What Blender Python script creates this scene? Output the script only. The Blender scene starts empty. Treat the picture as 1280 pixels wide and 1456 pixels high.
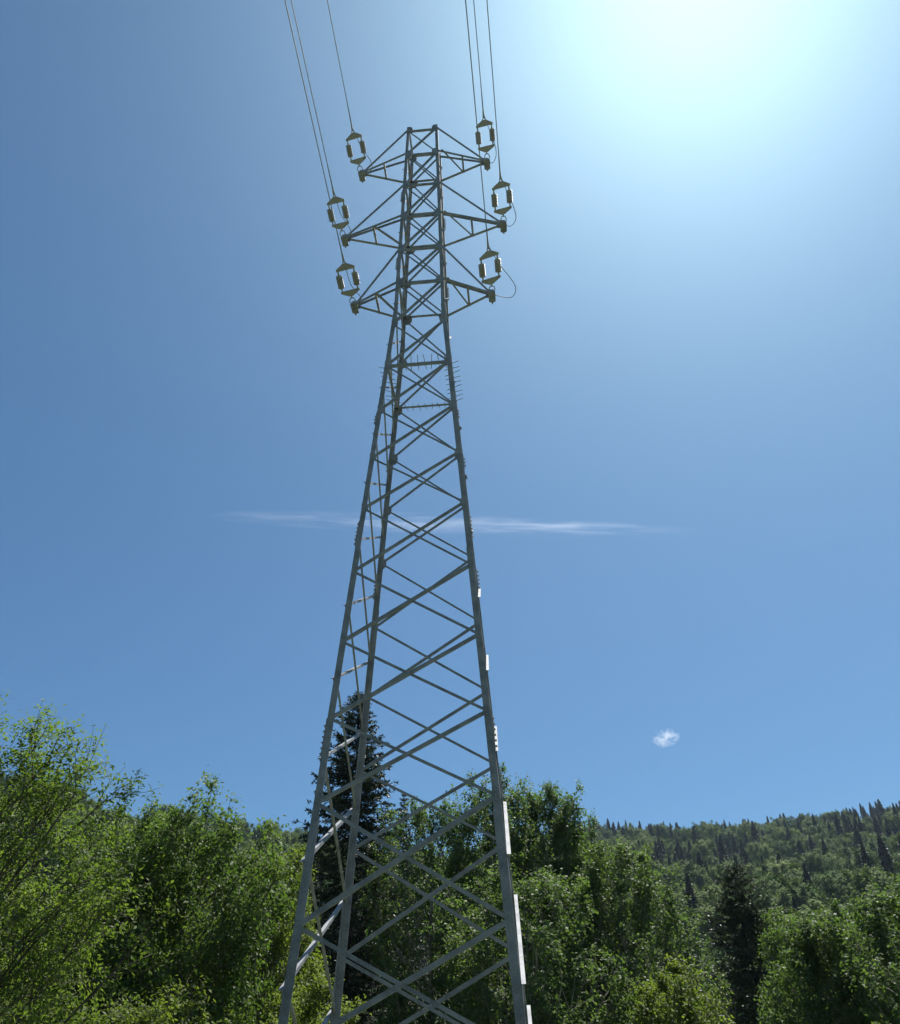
import bpy, math, random
import numpy as np
from mathutils import Matrix, Vector

# ------------------------------------------------------------------ camera
sc = bpy.context.scene
CAM = np.array([0.0, 0.0, 1.6])
YAW, PITCH, ROLL, FPX = 0.04224, 0.61538, -0.01534, 1201.28      # photograph is 1280 x 1456
fw = np.array([math.sin(YAW) * math.cos(PITCH), math.cos(YAW) * math.cos(PITCH), math.sin(PITCH)])
r0 = np.array([math.cos(YAW), -math.sin(YAW), 0.0])
u0 = np.cross(r0, fw)
rt = math.cos(ROLL) * r0 + math.sin(ROLL) * u0
up = -math.sin(ROLL) * r0 + math.cos(ROLL) * u0
cam_d = bpy.data.cameras.new('camera')
cam = bpy.data.objects.new('camera', cam_d)
sc.collection.objects.link(cam)
cam.matrix_world = Matrix(((rt[0], up[0], -fw[0], CAM[0]), (rt[1], up[1], -fw[1], CAM[1]), (rt[2], up[2], -fw[2], CAM[2]), (0, 0, 0, 1)))
cam_d.sensor_fit = 'VERTICAL'
cam_d.sensor_height = 36.0
cam_d.lens = FPX / 1456.0 * 36.0
cam_d.clip_start = 0.1
cam_d.clip_end = 30000.0
sc.camera = cam

# ------------------------------------------------------------------ sky and sun
SUN_EL, SUN_AZ = math.radians(64.5), math.radians(36.5)          # azimuth clockwise from +Y
world = bpy.data.worlds.new('World')
sc.world = world
world.use_nodes = True
wn = world.node_tree
wn.nodes.clear()
sky = wn.nodes.new('ShaderNodeTexSky')
sky.sky_type = 'NISHITA'
sky.sun_disc = False
sky.sun_elevation = SUN_EL
sky.sun_rotation = SUN_AZ
sky.altitude = 900
sky.air_density = 0.9
sky.dust_density = 2.4
sky.ozone_density = 8.0
bg = wn.nodes.new('ShaderNodeBackground')
bg.inputs['Strength'].default_value = 0.0615
tint = wn.nodes.new('ShaderNodeMix')                                # even white balance of the whole sky
tint.data_type = 'RGBA'
tint.blend_type = 'MULTIPLY'
tint.inputs[0].default_value = 1.0
tint.inputs[7].default_value = (0.735, 1.05, 1.055, 1.0)
wo = wn.nodes.new('ShaderNodeOutputWorld')
wn.links.new(sky.outputs[0], tint.inputs[6])
wn.links.new(tint.outputs[2], bg.inputs[0])
wn.links.new(bg.outputs[0], wo.inputs[0])
sun_d = bpy.data.lights.new('sun', 'SUN')
sun_d.energy = 5.0
sun_d.angle = math.radians(0.53)
sun_d.color = (1.0, 0.95, 0.87)
sun = bpy.data.objects.new('sun', sun_d)
sc.collection.objects.link(sun)
sdir = Vector((math.sin(SUN_AZ) * math.cos(SUN_EL), math.cos(SUN_AZ) * math.cos(SUN_EL), math.sin(SUN_EL)))
sun.rotation_euler = sdir.to_track_quat('Z', 'Y').to_euler()
sun.location = (20, 30, 90)
vs = sc.view_settings
vs.view_transform = 'Standard'
vs.look = 'None'
vs.exposure = 0.78
vs.gamma = 1.0
vs.use_curve_mapping = False
sc.cycles.max_bounces = 8
sc.cycles.transparent_max_bounces = 8
sc.cycles.volume_bounces = 1

# ------------------------------------------------------------------ helpers
def link(o, parent=None):
    sc.collection.objects.link(o)
    if parent is not None:
        o.parent = parent
    return o

def tag(o, label=None, cat=None, group=None, kind=None):
    if label: o['label'] = label
    if cat: o['category'] = cat
    if group: o['group'] = group
    if kind: o['kind'] = kind
    return o

def empty(name, loc=(0, 0, 0), rz=0.0, parent=None):
    o = bpy.data.objects.new(name, None)
    o.location = loc
    o.rotation_euler = (0, 0, rz)
    o.empty_display_size = 0.2
    return link(o, parent)

def mesh_obj(name, verts, faces, mat, parent=None, smooth=False):
    m = bpy.data.meshes.new(name)
    m.from_pydata([tuple(v) for v in verts], [], [tuple(f) for f in faces])
    m.materials.append(mat)
    if smooth:
        m.polygons.foreach_set('use_smooth', [True] * len(m.polygons))
    m.update()
    return link(bpy.data.objects.new(name, m), parent)

def unit(v):
    v = np.asarray(v, float)
    return v / max(np.linalg.norm(v), 1e-9)

def unitr(v):
    return v / np.maximum(np.linalg.norm(v, axis=-1, keepdims=True), 1e-9)

def project(P):
    d = np.asarray(P, float) - CAM
    w = d @ fw
    return 640 + FPX * (d @ rt) / w, 728 - FPX * (d @ up) / w, w

# ------------------------------------------------------------------ materials
def new_mat(name):
    m = bpy.data.materials.new(name)
    m.use_nodes = True
    nt = m.node_tree
    return m, nt, nt.nodes['Principled BSDF'], nt.nodes['Material Output']

def steel(name, c1, c2, rough=0.55, metal=0.35, scale=3.0):
    m, nt, p, out = new_mat(name)
    tc = nt.nodes.new('ShaderNodeTexCoord')
    n = nt.nodes.new('ShaderNodeTexNoise'); n.inputs['Scale'].default_value = scale; n.inputs['Detail'].default_value = 8
    n2 = nt.nodes.new('ShaderNodeTexVoronoi'); n2.inputs['Scale'].default_value = 45
    mixv = nt.nodes.new('ShaderNodeMath'); mixv.operation = 'MULTIPLY_ADD'; mixv.inputs[1].default_value = 0.25
    r = nt.nodes.new('ShaderNodeValToRGB')
    r.color_ramp.elements[0].position = 0.35; r.color_ramp.elements[1].position = 0.75
    r.color_ramp.elements[0].color = (*c1, 1); r.color_ramp.elements[1].color = (*c2, 1)
    nt.links.new(tc.outputs['Object'], n.inputs['Vector']); nt.links.new(tc.outputs['Object'], n2.inputs['Vector'])
    nt.links.new(n2.outputs['Color'], mixv.inputs[0]); nt.links.new(n.outputs['Fac'], mixv.inputs[2])
    nt.links.new(mixv.outputs[0], r.inputs[0]); nt.links.new(r.outputs[0], p.inputs['Base Color'])
    p.inputs['Metallic'].default_value = metal; p.inputs['Roughness'].default_value = rough
    p.inputs['Specular IOR Level'].default_value = 0.25
    return m

M_STEEL = steel('galvanised_steel', (0.15, 0.163, 0.182), (0.30, 0.316, 0.338), 0.65, 0.12)
M_HARD = steel('weathered_fittings', (0.25, 0.258, 0.265), (0.37, 0.375, 0.38), 0.6, 0.2, 9)
M_WIRE = steel('aluminium_wire', (0.24, 0.25, 0.26), (0.34, 0.35, 0.36), 0.5, 0.6, 20)
M_GLASS = steel('insulator_glaze', (0.27, 0.26, 0.24), (0.38, 0.37, 0.345), 0.45, 0.0, 12)

def bark_mat(name, c1, c2, scale=6):
    m, nt, p, out = new_mat(name)
    tc = nt.nodes.new('ShaderNodeTexCoord')
    mp = nt.nodes.new('ShaderNodeMapping'); mp.inputs['Scale'].default_value = (1, 1, 0.25)
    n = nt.nodes.new('ShaderNodeTexNoise'); n.inputs['Scale'].default_value = scale; n.inputs['Detail'].default_value = 9
    r = nt.nodes.new('ShaderNodeValToRGB')
    r.color_ramp.elements[0].position = 0.4; r.color_ramp.elements[1].position = 0.65
    r.color_ramp.elements[0].color = (*c1, 1); r.color_ramp.elements[1].color = (*c2, 1)
    b = nt.nodes.new('ShaderNodeBump'); b.inputs['Strength'].default_value = 0.6; b.inputs['Distance'].default_value = 0.02
    nt.links.new(tc.outputs['Object'], mp.inputs[0]); nt.links.new(mp.outputs[0], n.inputs['Vector'])
    nt.links.new(n.outputs['Fac'], r.inputs[0]); nt.links.new(r.outputs[0], p.inputs['Base Color'])
    nt.links.new(n.outputs['Fac'], b.inputs['Height']); nt.links.new(b.outputs[0], p.inputs['Normal'])
    p.inputs['Roughness'].default_value = 0.9
    return m

M_BARK = bark_mat('grey_brown_bark', (0.05, 0.04, 0.032), (0.14, 0.115, 0.09))
M_BARKB = bark_mat('pale_bark', (0.12, 0.11, 0.10), (0.38, 0.36, 0.33), 4)
M_BARKS = bark_mat('spruce_bark', (0.04, 0.03, 0.025), (0.11, 0.085, 0.07))

def leaf_mat(name, dark, light, trans=0.35, tcol=None, rough=0.45, spec=0.5, nscale=0.6, per_object=0.0):
    """one leaf: two greens mixed by a random value per leaf and slow drift through the crown"""
    m, nt, p, out = new_mat(name)
    L = nt.links.new
    at = nt.nodes.new('ShaderNodeAttribute'); at.attribute_name = 'rnd'
    tc = nt.nodes.new('ShaderNodeTexCoord')
    n = nt.nodes.new('ShaderNodeTexNoise'); n.inputs['Scale'].default_value = nscale; n.inputs['Detail'].default_value = 3
    L(tc.outputs['Object'], n.inputs['Vector'])
    a = nt.nodes.new('ShaderNodeMath'); a.operation = 'MULTIPLY_ADD'; a.inputs[1].default_value = 0.55
    L(at.outputs['Fac'], a.inputs[0])
    s = nt.nodes.new('ShaderNodeMath'); s.operation = 'MULTIPLY_ADD'; s.inputs[1].default_value = 1.6; s.inputs[2].default_value = -0.55
    L(n.outputs['Fac'], s.inputs[0]); L(s.outputs[0], a.inputs[2])
    fac = a.outputs[0]
    if per_object:
        oi = nt.nodes.new('ShaderNodeObjectInfo')
        b = nt.nodes.new('ShaderNodeMath'); b.operation = 'MULTIPLY_ADD'; b.inputs[1].default_value = per_object; 
        c = nt.nodes.new('ShaderNodeMath'); c.operation = 'SUBTRACT'; c.inputs[1].default_value = per_object * 0.5
        L(oi.outputs['Random'], b.inputs[0]); L(fac, b.inputs[2]); L(b.outputs[0], c.inputs[0]); fac = c.outputs[0]
    mix = nt.nodes.new('ShaderNodeMix'); mix.data_type = 'RGBA'; mix.clamp_factor = True
    mix.inputs[6].default_value = (*dark, 1); mix.inputs[7].default_value = (*light, 1)
    L(fac, mix.inputs[0]); L(mix.outputs[2], p.inputs['Base Color'])
    p.inputs['Roughness'].default_value = rough
    p.inputs['Specular IOR Level'].default_value = spec
    tr = nt.nodes.new('ShaderNodeBsdfTranslucent')
    tm = nt.nodes.new('ShaderNodeMix'); tm.data_type = 'RGBA'; tm.blend_type = 'MULTIPLY'; tm.inputs[0].default_value = 1.0
    tm.inputs[7].default_value = (*(tcol or (1.35, 1.5, 0.65)), 1)
    L(mix.outputs[2], tm.inputs[6]); L(tm.outputs[2], tr.inputs[0])
    ms = nt.nodes.new('ShaderNodeMixShader'); ms.inputs[0].default_value = trans
    L(p.outputs[0], ms.inputs[1]); L(tr.outputs[0], ms.inputs[2]); L(ms.outputs[0], out.inputs['Surface'])
    return m

M_WILLOW = leaf_mat('willow_leaf', (0.078, 0.13, 0.028), (0.155, 0.205, 0.05), 0.5, rough=.55, spec=.2)
M_HAZEL = leaf_mat('hazel_leaf', (0.052, 0.10, 0.028), (0.115, 0.17, 0.045), 0.45, rough=.55, spec=.2)
M_ASPEN = leaf_mat('aspen_leaf', (0.06, 0.108, 0.04), (0.12, 0.172, 0.062), 0.42, rough=.55, spec=.2)
M_SHRUB = leaf_mat('shrub_leaf', (0.085, 0.13, 0.028), (0.16, 0.20, 0.045), 0.48, rough=.55, spec=.2)
M_NEEDLE = leaf_mat('spruce_needle', (0.016, 0.03, 0.02), (0.045, 0.068, 0.036), 0.12, (1.2, 1.2, 0.8), spec=.3)
M_NEEDLE2 = leaf_mat('fir_needle', (0.026, 0.048, 0.028), (0.065, 0.095, 0.048), 0.15, (1.2, 1.2, 0.8), spec=.25)
M_FARLEAF = leaf_mat('far_broadleaf', (0.055, 0.105, 0.03), (0.16, 0.21, 0.055), 0.15, nscale=0.08, per_object=0.7, spec=.1, rough=.8)
M_FARNEED = leaf_mat('far_needle', (0.012, 0.025, 0.022), (0.028, 0.048, 0.036), 0.1, (1.2, 1.2, 0.8), nscale=0.1, per_object=0.5, spec=.2)

def ground_mat():
    """mown meadow on the valley floor, dark forest floor from the foot of the hills on"""
    m, nt, p, out = new_mat('grassland'); L = nt.links.new
    tc = nt.nodes.new('ShaderNodeTexCoord')
    n = nt.nodes.new('ShaderNodeTexNoise'); n.inputs['Scale'].default_value = 0.35; n.inputs['Detail'].default_value = 12
    L(tc.outputs['Object'], n.inputs['Vector'])
    def ramp(c1, c2):
        r = nt.nodes.new('ShaderNodeValToRGB')
        r.color_ramp.elements[0].position = 0.35; r.color_ramp.elements[1].position = 0.7
        r.color_ramp.elements[0].color = (*c1, 1); r.color_ramp.elements[1].color = (*c2, 1)
        L(n.outputs['Fac'], r.inputs[0]); return r.outputs[0]
    meadow = ramp((0.06, 0.085, 0.04), (0.125, 0.135, 0.08)); floor = ramp((0.02, 0.036, 0.014), (0.045, 0.065, 0.024))
    ln = nt.nodes.new('ShaderNodeVectorMath'); ln.operation = 'LENGTH'; L(tc.outputs['Object'], ln.inputs[0])
    mr = nt.nodes.new('ShaderNodeMapRange'); mr.inputs[1].default_value = 62; mr.inputs[2].default_value = 80; L(ln.outputs['Value'], mr.inputs[0])
    mx = nt.nodes.new('ShaderNodeMix'); mx.data_type = 'RGBA'; L(mr.outputs[0], mx.inputs[0]); L(meadow, mx.inputs[6]); L(floor, mx.inputs[7])
    L(mx.outputs[2], p.inputs['Base Color']); p.inputs['Roughness'].default_value = 0.95
    return m
M_GROUND = ground_mat()

# ------------------------------------------------------------------ terrain
AZ_K = [-180, -60, -30, -19, -8.5, -2, 4, 10.9, 15, 21, 28.5, 40, 70, 180]
EL_K = [13.0, 14.5, 15.2, 14.2, 13.0, 11.8, 12.4, 13.8, 13.3, 12.9, 13.2, 13.3, 13.0, 13.0]
RR_K = [600, 520, 430, 420, 440, 560, 700, 740, 745, 740, 700, 650, 620, 600]

def terrain(x, y):
    x = np.asarray(x, float); y = np.asarray(y, float)
    r = np.hypot(x, y) + 1e-6
    az = np.degrees(np.arctan2(x, y))
    el = np.interp(az, AZ_K, EL_K); R = np.interp(az, AZ_K, RR_K)
    top = R * np.tan(np.radians(el))
    t = np.clip((r - 120) / (R - 120), 0, 1)
    prof = t ** 1.12
    z = top * prof
    z = np.where(r > R, top - (r - R) * 0.06, z)
    wob = 4 * np.sin(x * 0.021 + 1) * np.cos(y * 0.017) + 2.2 * np.sin(x * 0.05 + y * 0.043)
    z = z + wob * np.clip((r - 140) / 150, 0, 1)
    return np.maximum(z, -1.0)

rs = np.concatenate([[0.5, 10, 25, 45, 70, 100, 120], np.linspace(140, 760, 50), np.geomspace(800, 4000, 16)])
nas = 240
vv = [(0, 0, 0.0)]
for r in rs:
    a = np.linspace(-math.pi, math.pi, nas, endpoint=False)
    xs, ys = r * np.sin(a), r * np.cos(a)
    vv += list(zip(xs, ys, terrain(xs, ys) if r > 100 else np.zeros(nas)))
ff = [(0, 1 + (j + 1) % nas, 1 + j) for j in range(nas)]
for i in range(len(rs) - 1):
    b0, b1 = 1 + i * nas, 1 + (i + 1) * nas
    ff += [(b0 + j, b0 + (j + 1) % nas, b1 + (j + 1) % nas, b1 + j) for j in range(nas)]
tag(mesh_obj('ground', vv, ff, M_GROUND, smooth=True), kind='structure')

# ------------------------------------------------------------------ pylon
PSI, TD = -0.12949, 19.786
ZW, WW, K1, K2 = 23.37, 0.85, 0.06729, 0.01964
def hw(z):
    return WW + (ZW - z) * K1 if z < ZW else WW - (z - ZW) * K2
SG = dict(A=(-1, -1), C=(1, -1), B=(-1, 1), D=(1, 1))
def leg_pt(k, z):
    w = hw(z)
    return np.array([SG[k][0] * w, SG[k][1] * w, z])

LVL = [0.15, 2.35, 4.513, 6.89, 8.791, 10.755, 12.782, 14.83, 16.664, 18.567, 20.528, 22.55, 24.641, 26.5, 28.453, 30.45, 32.552, 34.31]
PYLON_LABEL = 'tall grey galvanised steel lattice pylon with three pairs of crossarms'
pylon = tag(empty('lattice_pylon', (0, TD, 0), PSI), PYLON_LABEL, 'pylon')

def angle_bar(name, p0, p1, U, V, a, b=None, t=0.012, parent=pylon, mat=M_STEEL, ext=0.0):
    """steel angle: corner on the line p0-p1, one flange along U (width a), the other along V (width b)"""
    b = a if b is None else b
    p0 = np.asarray(p0, float); p1 = np.asarray(p1, float)
    ax = unit(p1 - p0)
    p0 = p0 - ax * ext; p1 = p1 + ax * ext
    U = unit(np.asarray(U, float) - ax * np.dot(U, ax))
    V = np.asarray(V, float) - ax * np.dot(V, ax); V = unit(V - U * np.dot(V, U))
    prof = [(0, 0), (a, 0), (a, t), (t, t), (t, b), (0, b)]
    vs_ = [p0 + U * x + V * y for x, y in prof] + [p1 + U * x + V * y for x, y in prof]
    fs = [(i, (i + 1) % 6, 6 + (i + 1) % 6, 6 + i) for i in range(6)] + [(0, 1, 2, 3), (0, 3, 4, 5), (6, 9, 8, 7), (6, 11, 10, 9)]
    return mesh_obj(name, vs_, fs, mat, parent)

def plate(name, pts, n, th, parent=pylon, mat=M_STEEL):
    pts = [np.asarray(p, float) for p in pts]; n = unit(n); k = len(pts)
    vs_ = [p - n * th / 2 for p in pts] + [p + n * th / 2 for p in pts]
    fs = [tuple(range(k))[::-1], tuple(range(k, 2 * k))] + [(i, (i + 1) % k, k + (i + 1) % k, k + i) for i in range(k)]
    return mesh_obj(name, vs_, fs, mat, parent)

def tube_data(pts, rad, n=6, closed=False):
    pts = np.asarray(pts, float); k = len(pts)
    rad = np.broadcast_to(np.asarray(rad, float), (k,))
    tan = np.gradient(pts, axis=0) if not closed else np.roll(pts, -1, 0) - np.roll(pts, 1, 0)
    tan = unitr(tan)
    ref = np.where(np.abs(tan[:, 2:3]) > 0.92, np.array([[1.0, 0, 0]]), np.array([[0, 0, 1.0]]))
    if closed: ref = np.tile(np.array([[0.31, 0.2, 0.93]]), (k, 1))
    s = unitr(np.cross(tan, ref)); q = np.cross(s, tan)
    an = np.linspace(0, 2 * math.pi, n, endpoint=False)
    v = (pts[:, None] + rad[:, None, None] * (np.cos(an)[None, :, None] * s[:, None] + np.sin(an)[None, :, None] * q[:, None])).reshape(-1, 3)
    f = []
    for i in range(k if closed else k - 1):
        i2 = (i + 1) % k
        f += [(i * n + j, i * n + (j + 1) % n, i2 * n + (j + 1) % n, i2 * n + j) for j in range(n)]
    if not closed:
        f += [tuple(range(n))[::-1], tuple(range((k - 1) * n, k * n))]
    return v, f

def tube(name, pts, rad, n=6, parent=None, mat=M_WIRE, closed=False):
    v, f = tube_data(pts, rad, n, closed)
    return mesh_obj(name, v, f, mat, parent, smooth=True)

# legs: heavy angles in three lengths joined by splice plates
def leg_mesh(k):
    sx, sy = SG[k]
    secs = [(-0.05, 0.18), (6.6, 0.18), (6.62, 0.155), (13.3, 0.155), (13.32, 0.14), (ZW, 0.14), (ZW + .02, 0.125), (34.37, 0.12)]
    V_, F_ = [], []
    t = 0.016
    for z, a in secs:
        p = leg_pt(k, z)
        for x, y in [(0, 0), (a, 0), (a, t), (t, t), (t, a), (0, a)]:
            V_.append(p + np.array([-sx * x, -sy * y, 0]))
    for i in range(len(secs) - 1):
        for j in range(6):
            F_.append((i * 6 + j, i * 6 + (j + 1) % 6, i * 6 + 6 + (j + 1) % 6, i * 6 + 6 + j))
    e = (len(secs) - 1) * 6
    F_ += [(3, 2, 1, 0), (5, 4, 3, 0), (e, e + 1, e + 2, e + 3), (e, e + 3, e + 4, e + 5)]
    return mesh_obj('leg', V_, F_, M_STEEL, pylon)
for k in 'ACBD':
    leg_mesh(k)
    w = hw(0)
    foot = np.array([SG[k][0] * w, SG[k][1] * w, 0.0])
    sq = [foot + np.array([dx, dy, 0]) for dx, dy in ((-.45, -.45), (.45, -.45), (.45, .45), (-.45, .45))]
    top = [foot + np.array([dx, dy, 0.35]) for dx, dy in ((-.32, -.32), (.32, -.32), (.32, .32), (-.32, .32))]
    mesh_obj('footing', [q + np.array([0, 0, -0.4]) for q in sq] + top, [(3, 2, 1, 0), (4, 5, 6, 7)] + [(i, (i + 1) % 4, 4 + (i + 1) % 4, 4 + i) for i in range(4)], M_HARD, pylon)

# faces: (left leg, right leg, outward normal)
FACES = dict(front=('A', 'C', (0, -1, 0)), back=('B', 'D', (0, 1, 0)), left=('A', 'B', (-1, 0, 0)), right=('C', 'D', (1, 0, 0)))
def brace_pair(face, z0, z1, a):
    k0, k1, n = FACES[face]
    n = np.asarray(n, float)
    Z = np.array([0, 0, 1.0])
    p0, p1 = leg_pt(k0, z0), leg_pt(k1, z1)
    q0, q1 = leg_pt(k0, z1), leg_pt(k1, z0)
    s = unit(leg_pt(k1, z0) - leg_pt(k0, z0)) * 0.06
    inn = -n
    if face in ('front', 'back'):
        # rising bar: outer side of the legs, standing flange along its lower edge
        angle_bar('diagonal_brace', p0 + n * 0.003 + s - Z * a * .5, p1 + n * 0.003 - s - Z * a * .5, Z, inn if face == 'front' else n, a, a * .9 if face == 'front' else a * .5, .010)
        # falling bar behind it, standing flange along its upper edge
        angle_bar('diagonal_brace', q0 + inn * 0.032 + s + Z * a * .5, q1 + inn * 0.032 - s + Z * a * .5, -Z, inn if face == 'front' else n, a * .85, a * .8 if face == 'front' else a * .22, .010)
    else:
        # side faces: rising bar bolted outside with its flange outwards, falling bar inside
        angle_bar('diagonal_brace', p0 + n * 0.004 + Z * a * .3, p1 + n * 0.004 + Z * a * .3, -Z, n, a, a, .010, ext=0.06)
        angle_bar('diagonal_brace', q0 + inn * 0.032 + s - Z * a * .4, q1 + inn * 0.032 - s - Z * a * .4, Z, inn, a * .8, a * .8, .010)

for i in range(len(LVL) - 1):
    a = 0.095 if i < 3 else (0.078 if i < 6 else (0.066 if i < 11 else 0.07))
    brace_pair('front', LVL[i], LVL[i + 1], a)
    brace_pair('back', LVL[i], LVL[i + 1], a)
SL = [LVL[0]] + [(LVL[i] + LVL[i + 1]) / 2 for i in range(len(LVL) - 1)] + [LVL[-1]]
for i in range(1, len(SL) - 2):
    brace_pair('left', SL[i], SL[i + 1], 0.08 if i < 4 else 0.062)
    brace_pair('right', SL[i], SL[i + 1], 0.08 if i < 4 else 0.062)

def horizontal(face, z, a=0.08, name='horizontal_brace'):
    k0, k1, n = FACES[face]
    n = np.asarray(n, float)
    p0, p1 = leg_pt(k0, z), leg_pt(k1, z)
    s = unit(p1 - p0) * 0.05
    return angle_bar(name, p0 + s - n * 0.05, p1 - s - n * 0.05, (0, 0, 1), -n, a, a, .010)
ARMS = [(32.552, 34.31, 2.52), (28.453, 30.45, 2.975), (24.641, 26.5, 2.39)]
for zb, zt, _ in ARMS:
    for f_ in FACES:
        horizontal(f_, zb, 0.095 if f_ == 'back' else 0.08)
        horizontal(f_, zt, 0.075)

# gusset plates
def gusset(k, face, z, w, h, cut=0.3):
    n = np.asarray(FACES[face][2], float)
    p = leg_pt(k, z) + n * 0.018
    s = np.array([-SG[k][0], 0, 0.0]) if face in ('front', 'back') else np.array([0, -SG[k][1], 0.0])
    Z = np.array([0, 0, 1.0])
    pts = [p + s * .004 - Z * h * .5, p + s * w * (1 - cut) - Z * h * .5, p + s * w - Z * h * .2, p + s * w + Z * h * .2, p + s * w * (1 - cut) + Z * h * .5, p + s * .004 + Z * h * .5]
    plate('gusset_plate', pts, n, 0.012)
for zb, zt, _ in ARMS:
    for k in 'AC': gusset(k, 'front', zb, 0.27, 0.42)
    for k in 'BD': gusset(k, 'back', zb, 0.34, 0.52)
    for k in 'AC': gusset(k, 'front', zt, 0.24, 0.40)
    for k in 'BD': gusset(k, 'back', zt, 0.24, 0.40)
for z in (20.528, 18.567, 22.55):
    for k in 'AC': gusset(k, 'front', z, 0.22, 0.34)
    for k in 'BD': gusset(k, 'back', z, 0.26, 0.44)
for z in (16.664, 14.83):
    for k in 'AC': gusset(k, 'front', z, 0.19, 0.28)
    for k in 'BD': gusset(k, 'back', z, 0.22, 0.36)

# splice plates with bolts on the legs
bolt_mesh = None
def bolt(p, n, parent):
    global bolt_mesh
    if bolt_mesh is None:
        an = np.linspace(0, 2 * math.pi, 6, endpoint=False)
        v = [(0.016 * math.cos(q), 0.016 * math.sin(q), 0) for q in an] + [(0.016 * math.cos(q), 0.016 * math.sin(q), 0.045) for q in an]
        bolt_mesh = bpy.data.meshes.new('bolt')
        bolt_mesh.from_pydata(v, [], [tuple(range(6))[::-1], tuple(range(6, 12))] + [(i, (i + 1) % 6, 6 + (i + 1) % 6, 6 + i) for i in range(6)])
        bolt_mesh.materials.append(M_HARD)
    o = bpy.data.objects.new('bolt', bolt_mesh)
    o.location = p
    o.rotation_euler = Vector(n).to_track_quat('Z', 'Y').to_euler()
    link(o, parent)
for z0, L_ in ((7.9, 0.9), (13.6, 0.8), (18.0, 0.5), (25.4, 0.7), (29.4, 0.7)):
    for k in 'ACBD':
        sx, sy = SG[k]
        n = np.array([sx, 0, 0.0])
        a = 0.13 if z0 < 14 else 0.10
        pts = [leg_pt(k, z0) + n * .012, leg_pt(k, z0) + n * .012 - np.array([0, sy * a, 0]), leg_pt(k, z0 + L_) + n * .012 - np.array([0, sy * a, 0]), leg_pt(k, z0 + L_) + n * .012]
        sp = plate('splice_plate', pts, n, 0.012)
        for j in range(int(L_ / 0.13)):
            for q in (0.3, 0.75):
                bolt(leg_pt(k, z0 + .08 + j * .13) + n * .016 - np.array([0, sy * a * q, 0]), n, sp)

for z in LVL[2:7]:
    for k in 'AC':
        for dz_ in (-.10, 0.0, .10):
            bolt(leg_pt(k, z + dz_) + np.array([-SG[k][0] * .09, -.012, 0]), (0, -1, 0), pylon)
# step bolts on one leg, from above the spikes
for j in range(34):
    z = 21.6 + j * 0.37
    p = leg_pt('B', z) + np.array([0.09, -0.02, 0])
    tube('step_bolt', [p, p + np.array([0.0, -0.17, 0]), p + np.array([0.0, -0.172, 0.025])], 0.009, 5, pylon, M_STEEL)

# anti-climb frame with spikes
spike_v, spike_f = tube_data([(0, 0, -0.25), (0, 0, 0.25)], [0.0125, 0.0105], 5)
for f_ in FACES:
    k0, k1, n = FACES[f_]
    n = np.asarray(n, float)
    rail = horizontal(f_, 20.528, 0.08, 'anti_climb_rail')
    p0, p1 = leg_pt(k0, 20.528), leg_pt(k1, 20.528)
    base = mesh_obj('spike', spike_v, spike_f, M_HARD, rail)
    for j in range(9):
        o = base if j == 0 else link(bpy.data.objects.new('spike', base.data), rail)
        q = p0 + (p1 - p0) * (0.09 + 0.82 * j / 8)
        o.location = q - n * 0.02 + np.array([0, 0, 0.05])
        tilt = 0.06 * math.sin(j * 2.3)
        d = Vector(n * 0.94 + np.array([0, 0, 0.34]) + (p1 - p0) * tilt)
        o.rotation_euler = d.to_track_quat('Z', 'Y').to_euler()

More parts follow.
